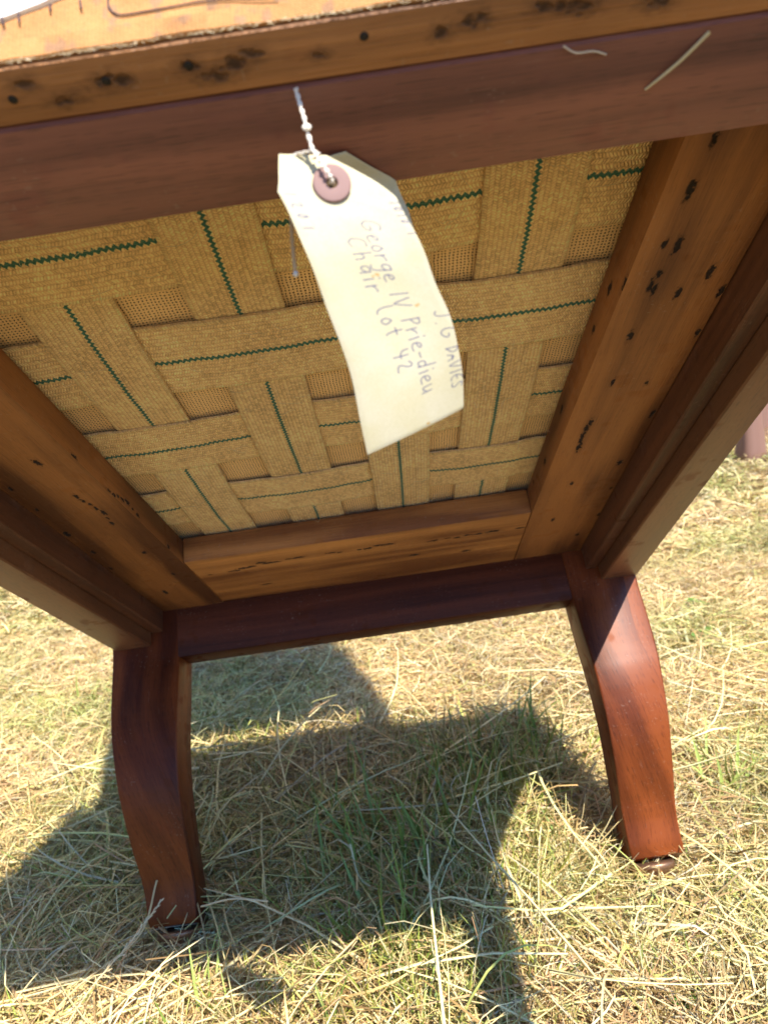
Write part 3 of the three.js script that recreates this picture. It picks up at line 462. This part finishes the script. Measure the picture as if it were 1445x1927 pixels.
// the card's face, 0..1 across and along; both faces share one sheet 1024 x 2048, the right half is the blank back
function tagMaterial(draw) {
  const cv = document.createElement('canvas'); cv.width = 1024; cv.height = 1536; const ctx = cv.getContext('2d');
  const img = ctx.createImageData(1024, 1536);
  for (let j = 0; j < 1536; j++) for (let i = 0; i < 1024; i++) { const n = fbm(i / 7, j / 7, 3) - 0.5, m = fbm(i / 120, j / 120, 3) - 0.5, k = (j * 1024 + i) * 4; img.data[k] = 194 + 9 * n + 8 * m; img.data[k + 1] = 184 + 10 * n + 10 * m; img.data[k + 2] = 152 + 12 * n + 22 * m; img.data[k + 3] = 255; }
  ctx.putImageData(img, 0, 0);
  ctx.strokeStyle = INK; ctx.lineCap = ctx.lineJoin = 'round'; ctx.lineWidth = 6; draw(ctx);
  const t = new THREE.CanvasTexture(cv); t.colorSpace = THREE.SRGBColorSpace; t.anisotropy = 8;
  return new THREE.MeshPhysicalMaterial({ map: t, roughness: 0.8, side: THREE.DoubleSide, specularIntensity: 0.3 });
}
function card(name, label, centre, wides, half, mat, parentLabel) {
  const c = new THREE.CatmullRomCurve3(centre.map((p) => V3(...p))), N = 60, M = 16, len = c.getLength();
  const t = thing(name, label, 'tag', centre[0]); const o = V3(...centre[0]);
  const wd = (u) => { const f = u * (wides.length - 1), k = Math.min(wides.length - 2, Math.floor(f)); return V3(...wides[k]).lerp(V3(...wides[k + 1]), f - k).normalize(); };
  const pos = [], uv = [], idx = [], at = [];
  for (let side = 0; side < 2; side++) for (let k = 0; k <= N; k++) {
    const u = k / N, p = c.getPointAt(u), w = wd(u), nrm = w.clone().cross(c.getTangentAt(u)).normalize().multiplyScalar(-1); if (nrm.z < 0) nrm.negate();
    const h = half * mix(0.40, 1, clamp(u * len / 0.0165)) * (1 + 0.008 * Math.sin(u * 23));
    for (let m = 0; m <= M; m++) { const s = m / M * 2 - 1, q0 = p.clone().addScaledVector(w, s * h).addScaledVector(nrm, (side ? -0.00035 : 0) + 0.0006 * Math.sin(u * 9 + s) * (0.3 + u) + 0.0012 * s * s * Math.sin(u * 4)); at.push(q0); pos.push(q0.x - o.x, q0.y - o.y, q0.z - o.z); uv.push(side ? 0.75 + 0.2 * s : 0.25 + 0.25 * s * h / half, 1 - u); }
  }
  const C = M + 1, B = (N + 1) * C, quad = (a, b, d, e) => idx.push(a, b, d, b, e, d);
  for (let k = 0; k < N; k++) for (let m = 0; m < M; m++) { const a = k * C + m; quad(a, a + C, a + 1, a + C + 1); quad(B + a, B + a + 1, B + a + C, B + a + C + 1); }
  for (let k = 0; k < N; k++) for (const m of [0, M]) { const a = k * C + m; m ? quad(a, a + C, B + a, B + a + C) : quad(a, B + a, a + C, B + a + C); }
  for (let m = 0; m < M; m++) for (const k of [0, N]) { const a = k * C + m; k ? quad(a, B + a, a + 1, B + a + 1) : quad(a, a + 1, B + a, B + a + 1); }
  const g = new THREE.BufferGeometry(); g.setAttribute('position', new THREE.Float32BufferAttribute(pos, 3)); g.setAttribute('uv', new THREE.Float32BufferAttribute(uv, 2)); g.setIndex(idx); g.computeVertexNormals();
  mesh('card', g, mat, t);
  return { t, c, wd, len, o };
}
const mapFront = tagMaterial((ctx) => {                        // 512 px across the card, 1536 px along it
  const a = Math.PI / 2, S = 512, T = 1536;
  ctx.lineWidth = 5.2;
  write(ctx, 'George IV Prie-dieu', 0.56 * S, 0.27 * T, 49, a - 0.022, 0.15);
  write(ctx, 'Chair Lot 42', 0.385 * S, 0.33 * T, 50, a - 0.022, 0.3);
  write(ctx, 'J.G', 0.865 * S, 0.605 * T, 48, a + 0.01, 0.35); ctx.lineWidth = 5; write(ctx, 'DAVIES', 0.885 * S, 0.745 * T, 40, a, 0.14);
  ctx.lineWidth = 6; write(ctx, '1010 1', 0.915 * S, 0.20 * T, 34, a - 0.05, 0.25); write(ctx, '1 2 0 1', 0.05 * S, 0.185 * T, 34, a - 0.03, 0.05);
  ctx.fillStyle = 'rgba(176,116,40,0.5)'; for (const [x, y, r] of [[0.53, 0.455, 11], [0.76, 0.575, 9], [0.78, 0.571, 7], [0.49, 0.46, 7], [0.62, 0.99, 10]]) { ctx.beginPath(); ctx.ellipse(x * S, y * T, r, r * 0.7, 0.4, 0, 7); ctx.fill(); }
});
const mapBack = tagMaterial((ctx) => { ctx.lineWidth = 6; write(ctx, '20', 0.93 * 512, 0.17 * 1536, 40, Math.PI / 2, 0.2); });
const CENTRE = [[-0.0082, 0.5914, -0.2188], [-0.0043, 0.5857, -0.2168], [-0.0013, 0.581, -0.2154], [0.0012, 0.5747, -0.2142], [0.006, 0.5601, -0.2130], [0.0085, 0.5493, -0.2138], [0.0117, 0.5374, -0.2153], [0.0134, 0.5253, -0.217], [0.014, 0.5065, -0.2195]];
const front = card('paper_tag', 'cream paper tag with handwriting and a string, nearest below the rail', CENTRE, [[0.942, -0.106, -0.21], [0.941, -0.130, -0.19], [0.97, -0.02, -0.19], [0.968, 0.115, -0.18], [0.948, 0.277, -0.14]], 0.0174, mapFront);
{
  // washer round the hole
  const p = V3(-0.0011, 0.5811, -0.2151), w = V3(0.95, -0.12, -0.15).normalize(), tan = V3(0.0042, -0.0105, 0.0012).normalize(), n = w.clone().cross(tan).normalize(); if (n.z < 0) n.negate();
  const d = n.clone().cross(w).normalize(), pts = [[0.0016, 0.0004], [0.0016, 0.0013], [0.0020, 0.00155], [0.0051, 0.00145], [0.0056, 0.0011], [0.0056, 0.0004]];
  const ring = new THREE.LatheGeometry([...pts, pts[0]].map(([a, b]) => new THREE.Vector2(a, b)), 36), B = new THREE.Matrix4().makeBasis(w, n, d.negate()); B.setPosition(p.clone().sub(front.o)); ring.applyMatrix4(B);
  mesh('washer', ring, new THREE.MeshStandardMaterial({ color: new THREE.Color(0.27, 0.155, 0.13), roughness: 0.75 }), front.t);
  const hole = new THREE.CylinderGeometry(0.00165, 0.00165, 0.0007, 20); hole.applyMatrix4(B.clone().setPosition(p.clone().sub(front.o).addScaledVector(n, 0.0004))); mesh('eyelet_hole', hole, new THREE.MeshStandardMaterial({ color: new THREE.Color(0.09, 0.055, 0.02), roughness: 1 }), front.t);
  const cotton = new THREE.MeshPhysicalMaterial({ color: new THREE.Color(0.74, 0.66, 0.55), roughness: 0.95 });
  const twine = (pts, r, turns, name, tan) => {                     // two twisted strands
    const cv = new THREE.CatmullRomCurve3(pts.map((a) => V3(...a).sub(front.o))), S = 120, fr = cv.computeFrenetFrames(S), parts = [];
    for (const ph of [0, Math.PI]) { const q0 = []; for (let k = 0; k <= S; k++) { const a = ph + k / S * turns * 6.283; q0.push(cv.getPoint(k / S).addScaledVector(fr.normals[k], Math.cos(a) * r * 0.75).addScaledVector(fr.binormals[k], Math.sin(a) * r * 0.75)); } parts.push(tube(q0, r, 6, 150)); }
    mesh(name, mergeGeometries(parts), tan || cotton, front.t);
  };
  twine([[-0.0073, 0.6097, -0.2206], [-0.0066, 0.604, -0.2181], [-0.0059, 0.5991, -0.2166], [-0.0052, 0.5922, -0.2150], [-0.0042, 0.5892, -0.2134], [-0.0022, 0.5851, -0.2119], [-0.0009, 0.5819, -0.2124], [-0.0010, 0.5812, -0.2155]], 0.00043, 8, 'string');
  twine([[-0.0144, 0.5905, -0.2215], [-0.0120, 0.5914, -0.2192], [-0.0076, 0.5913, -0.2168], [-0.0046, 0.5906, -0.2145], [-0.0035, 0.5895, -0.2142], [-0.0051, 0.5893, -0.2168]], 0.00034, 5, 'string');
  twine([[-0.0057, 0.5982, -0.2166], [-0.0064, 0.5975, -0.2158], [-0.0056, 0.5968, -0.2152], [-0.0049, 0.5975, -0.2158], [-0.0057, 0.5982, -0.2166]], 0.0004, 3, 'knot');
  twine([[-0.0128, 0.5850, -0.2195], [-0.0140, 0.5780, -0.2200], [-0.0148, 0.5717, -0.2189], [-0.0154, 0.5640, -0.2174], [-0.0156, 0.5583, -0.2163]], 0.0004, 7, 'string', new THREE.MeshStandardMaterial({ color: new THREE.Color(0.62, 0.42, 0.22), roughness: 0.95 }));
  const k = new THREE.SphereGeometry(0.0009, 10, 8); k.translate(-0.0156 - front.o.x, 0.5583 - front.o.y, -0.2163 - front.o.z); mesh('knot', k, cotton, front.t);
}
card('paper_tag', 'grey shaded paper tag half hidden behind the cream one', [[-0.002, 0.5953, -0.2376], [0.0026, 0.5869, -0.2485], [0.0069, 0.5726, -0.2509], [0.0099, 0.5574, -0.2522]], [[0.95, 0.16, -0.12], [0.95, 0.22, -0.05], [0.95, 0.28, -0.02]], 0.0172, mapBack);

// ------------------------------------------------------------------ single straws, tufts, other furniture
const straw = (name, label, cat, pts, r, col) => { const o = V3(...pts[0]), t = mesh(numbered(name), tube(pts.map((p) => V3(...p).sub(o)), r, 6, 30), new THREE.MeshStandardMaterial({ color: new THREE.Color(...col), roughness: 0.7 }), scene); t.position.copy(o); t.userData = { label, category: cat }; return t; };
{
  const w = (x, y, z) => world(x, y, z).toArray();
  straw('straw', 'flat pale straw stuck to the dark rail under the right top corner', 'straw', [w(0.1142, -0.0424, 0.1374), w(0.108, -0.0432, 0.1442), w(0.1025, -0.0429, 0.1500), w(0.0998, -0.0424, 0.1530)], (t) => 0.00062 * (1 - 0.35 * t) , [0.55, 0.46, 0.27]);
  straw('straw', 'short curled straw caught under the top edge of the dark rail', 'straw', [w(0.0707, -0.0424, 0.1352), w(0.0745, -0.0432, 0.1372), w(0.0800, -0.0430, 0.1377), w(0.0843, -0.0424, 0.1397)], 0.00028, [0.55, 0.45, 0.33]);
  const g = (x, d, y) => [x, heave(x, -d) + y, -d];
  straw('grass_stalk', 'thin pale stalk standing upright in the shade right of middle', 'grass stalk', [g(0.066, 0.585, 0.005), g(0.062, 0.60, 0.04), g(0.055, 0.625, 0.085), g(0.050, 0.64, 0.125)], (t) => 0.00075 * (1 - 0.5 * t), [0.62, 0.56, 0.42]);
  straw('grass_stalk', 'long pale stalk lying bent across the foreground centre, pointing right', 'grass stalk', [g(-0.088, 0.66, 0.075), g(-0.080, 0.645, 0.045), g(-0.03, 0.615, 0.045), g(0.05, 0.585, 0.04), g(0.10, 0.58, 0.035)], (t) => 0.0012 * (1 - 0.4 * t), [0.60, 0.56, 0.30]);
  straw('grass_stalk', 'straight yellowish stalk crossing the bent stalk in the foreground', 'grass stalk', [g(-0.015, 0.625, 0.055), g(0.01, 0.60, 0.045), g(0.045, 0.565, 0.038)], (t) => 0.0014 * (1 - 0.5 * t), [0.62, 0.58, 0.27]);
  straw('grass_stalk', 'pale stalk lying across the inner edge of the left leg', 'grass stalk', [g(-0.235, 0.60, 0.085), g(-0.20, 0.592, 0.088), g(-0.165, 0.585, 0.086)], 0.0009, [0.58, 0.47, 0.26]);
  straw('grass_stalk', 'long straw slanting over the lit grass at the right foreground edge', 'grass stalk', [g(0.06, 0.50, 0.03), g(0.13, 0.485, 0.038), g(0.21, 0.48, 0.036), g(0.28, 0.478, 0.03)], 0.001, [0.66, 0.58, 0.28]);
  straw('grass_stalk', 'curved tan stalk beside the left foot in the lower left corner', 'grass stalk', [g(-0.40, 0.50, 0.02), g(-0.35, 0.55, 0.05), g(-0.30, 0.60, 0.07), g(-0.285, 0.63, 0.10)], 0.001, [0.55, 0.42, 0.2]);
}
const tuftMat = leafMat.clone(); tuftMat.vertexColors = false; tuftMat.color = new THREE.Color(0.21, 0.29, 0.05);
const paleTuft = leafMat.clone(); paleTuft.vertexColors = false; paleTuft.color = new THREE.Color(0.34, 0.42, 0.10);
function tuft(label, x, d, n, h, spread, mat, wide = 0.0026) {
  const t = thing('grass_tuft', label, 'grass tuft', [x, heave(x, -d), -d], 'green tufts rising from the straw');
  for (let k = 0; k < n; k++) {
    const l = h * rr(0.6, 1.1), g = greenGeos[k % 3].clone(), m = new THREE.Matrix4();
    m.compose(V3(rr(-1, 1) * spread, 0, rr(-1, 1) * spread), q.setFromEuler(eul.set(rr(-0.5, 0.5), rr(0, 6.28), rr(0.85, 1.5), 'YZX')), V3(l, l, wide * rr(0.7, 1.2) / GW)); g.applyMatrix4(m);
    mesh('blade', g, mat, t);
  }
}
tuft('green grass tuft in the shade under the chair, left of the upright stalk', -0.02, 0.74, 46, 0.12, 0.07, tuftMat, 0.0042);
tuft('tall dark green tuft in the middle of the shade between the legs', -0.06, 0.66, 30, 0.11, 0.06, tuftMat, 0.0040);
tuft('leafy green tuft at the far edge of the shade near the right leg', 0.125, 0.83, 44, 0.12, 0.06, tuftMat, 0.0050);
tuft('tall green tuft lit by the sun in the foreground centre', -0.05, 0.555, 26, 0.12, 0.035, tuftMat, 0.0036);
tuft('pale green tuft in front of the left foot', -0.232, 0.535, 14, 0.095, 0.012, paleTuft, 0.0040);
tuft('broad green blades at the bottom left foreground', -0.25, 0.475, 14, 0.11, 0.045, tuftMat, 0.0050);
tuft('bright green tuft on the lit grass right of the right leg', 0.36, 0.75, 20, 0.10, 0.03, paleTuft, 0.0045);
tuft('bright green patch on the sunlit lawn left of the left leg', -0.55, 1.25, 30, 0.08, 0.09, paleTuft, 0.0045);
tuft('low green tuft in the bottom right foreground', 0.19, 0.50, 26, 0.065, 0.03, paleTuft, 0.0042);
tuft('wispy green tuft at the far edge of the bright strip behind the shade', -0.17, 0.97, 30, 0.075, 0.09, tuftMat, 0.0042);
{
  const t = thing('wooden_furniture', 'reddish wooden furniture whose foot shows behind the right rail at the picture edge', 'stand', [1.53, -0.04, -2.80]);  // only the foot is seen; thin bars added above, keeping its shadow slight
  const standMat = new THREE.MeshStandardMaterial({ color: new THREE.Color(0.24, 0.125, 0.085), roughness: 0.55 });
  const post = () => { const rings = []; for (let k = 0; k <= 14; k++) { const u = k / 14, w = 0.030 + 0.022 * Math.pow(1 - u, 3), y = 0.9 * u, ring = []; for (let i = 0; i < 16; i++) { const a = (i / 16) * 6.283 + 0.2, c = Math.cos(a), d = Math.sin(a), e = Math.pow(Math.pow(Math.abs(c), 6) + Math.pow(Math.abs(d), 6), -1 / 6); ring.push(V3(c * e * w, y, -d * e * w)); } rings.push(ring); } return loft(rings, { crease: 0.9 }); };
  for (const [x, z] of [[0, 0], [0.40, -0.62]]) { const g = post(); g.translate(x, 0, z); mesh('post', g, standMat, t); }
  for (const y of [0.70, 0.86]) mesh('cross_bar', tube([[0, y, 0], [0.2, y, -0.31], [0.40, y, -0.62]], 0.012, 10, 12), standMat, t);
}

function weed(label, x, d, n, size) {
  const t = thing('weed', label, 'weed', [x, heave(x, -d) + 0.02, -d]), m = new THREE.MeshPhysicalMaterial({ color: new THREE.Color(0.13, 0.27, 0.03), roughness: 0.55, side: THREE.DoubleSide, transmission: 0.35, thickness: 0 });
  for (let k = 0; k < n; k++) {
    const l = size * rr(0.7, 1.2), g = unitBlade((u) => [u, 0.12 * Math.sin(u * 3), 0], (u) => 0.26 * Math.pow(Math.sin(Math.PI * clamp(0.06 + 0.92 * u)), 0.7) * (u < 0.25 ? u * 4 : 1), 9, 0.3);
    g.applyMatrix4(new THREE.Matrix4().compose(V3(rr(-0.5, 0.5) * size, rr(0, 0.006), rr(-0.5, 0.5) * size), q.setFromEuler(eul.set(rr(-0.4, 0.4), k / n * 6.28 + rr(-0.4, 0.4), rr(0.1, 0.8), 'YZX')), V3(l, l, l)));
    mesh('leaf', g, m, t);
  }
}
weed('small bright leafy weed on the sunlit lawn beside the left leg', -0.50, 0.98, 7, 0.022);
weed('leafy green weed on the lit grass right of the right rail', 0.60, 1.30, 8, 0.03);
weed('low broad-leaved weed near the bottom right corner', 0.185, 0.47, 9, 0.016);
weed('leafy weed in the lit foreground just right of the bottom centre', -0.02, 0.50, 8, 0.014);
weed('pair of small leaves in the bottom left foreground grass', -0.16, 0.53, 4, 0.014);

weed('tiny bright weed in front of the leafy weed right of the rail', 0.53, 1.16, 6, 0.024);

function seedHead(label, pts, from) {
  const o = V3(...pts[0]), t = thing('seed_head', label, 'grass stalk', pts[0]), rel = pts.map((p) => V3(...p).sub(o)), c = new THREE.CatmullRomCurve3(rel), m = new THREE.MeshStandardMaterial({ color: new THREE.Color(0.62, 0.49, 0.27), roughness: 0.8 });
  mesh('stem', tube(rel, (u) => 0.0009 * (1 - 0.5 * u), 6, 24), m, t);
  const ear = [];
  for (let k = 0; k < 34; k++) {
    const u = from + (1 - from) * k / 34, p = c.getPoint(u), d = c.getTangent(u).add(V3(rr(-0.5, 0.5), rr(-0.4, 0.5), rr(-0.5, 0.5))).normalize(), l = 0.007 * (1.1 - 0.5 * (u - from) / (1 - from));
    ear.push(tube([p, p.clone().addScaledVector(d, l * 0.5), p.clone().addScaledVector(d, l)], (v) => 0.0008 * Math.sin(0.3 + 2.7 * v), 5, 5));
  }
  mesh('ear', mergeGeometries(ear), m, t);
}
seedHead('dry grass seed head leaning in the shade just left of the left foot', [[-0.36, -0.01, -0.50], [-0.33, 0.02, -0.54], [-0.30, 0.035, -0.575], [-0.275, 0.05, -0.61]], 0.45);
seedHead('dry grass seed head lying in the lit grass at the lower right', [[0.20, 0.0, -0.45], [0.165, 0.008, -0.475], [0.13, 0.015, -0.50], [0.105, 0.018, -0.53]], 0.4);

const renderer = new THREE.WebGLRenderer({ antialias: true });
renderer.toneMapping = THREE.LinearToneMapping;
renderer.toneMappingExposure = EXPOSURE;
renderer.shadowMap.enabled = true;
renderer.setSize(767, 1024);
renderer.render(scene, camera);
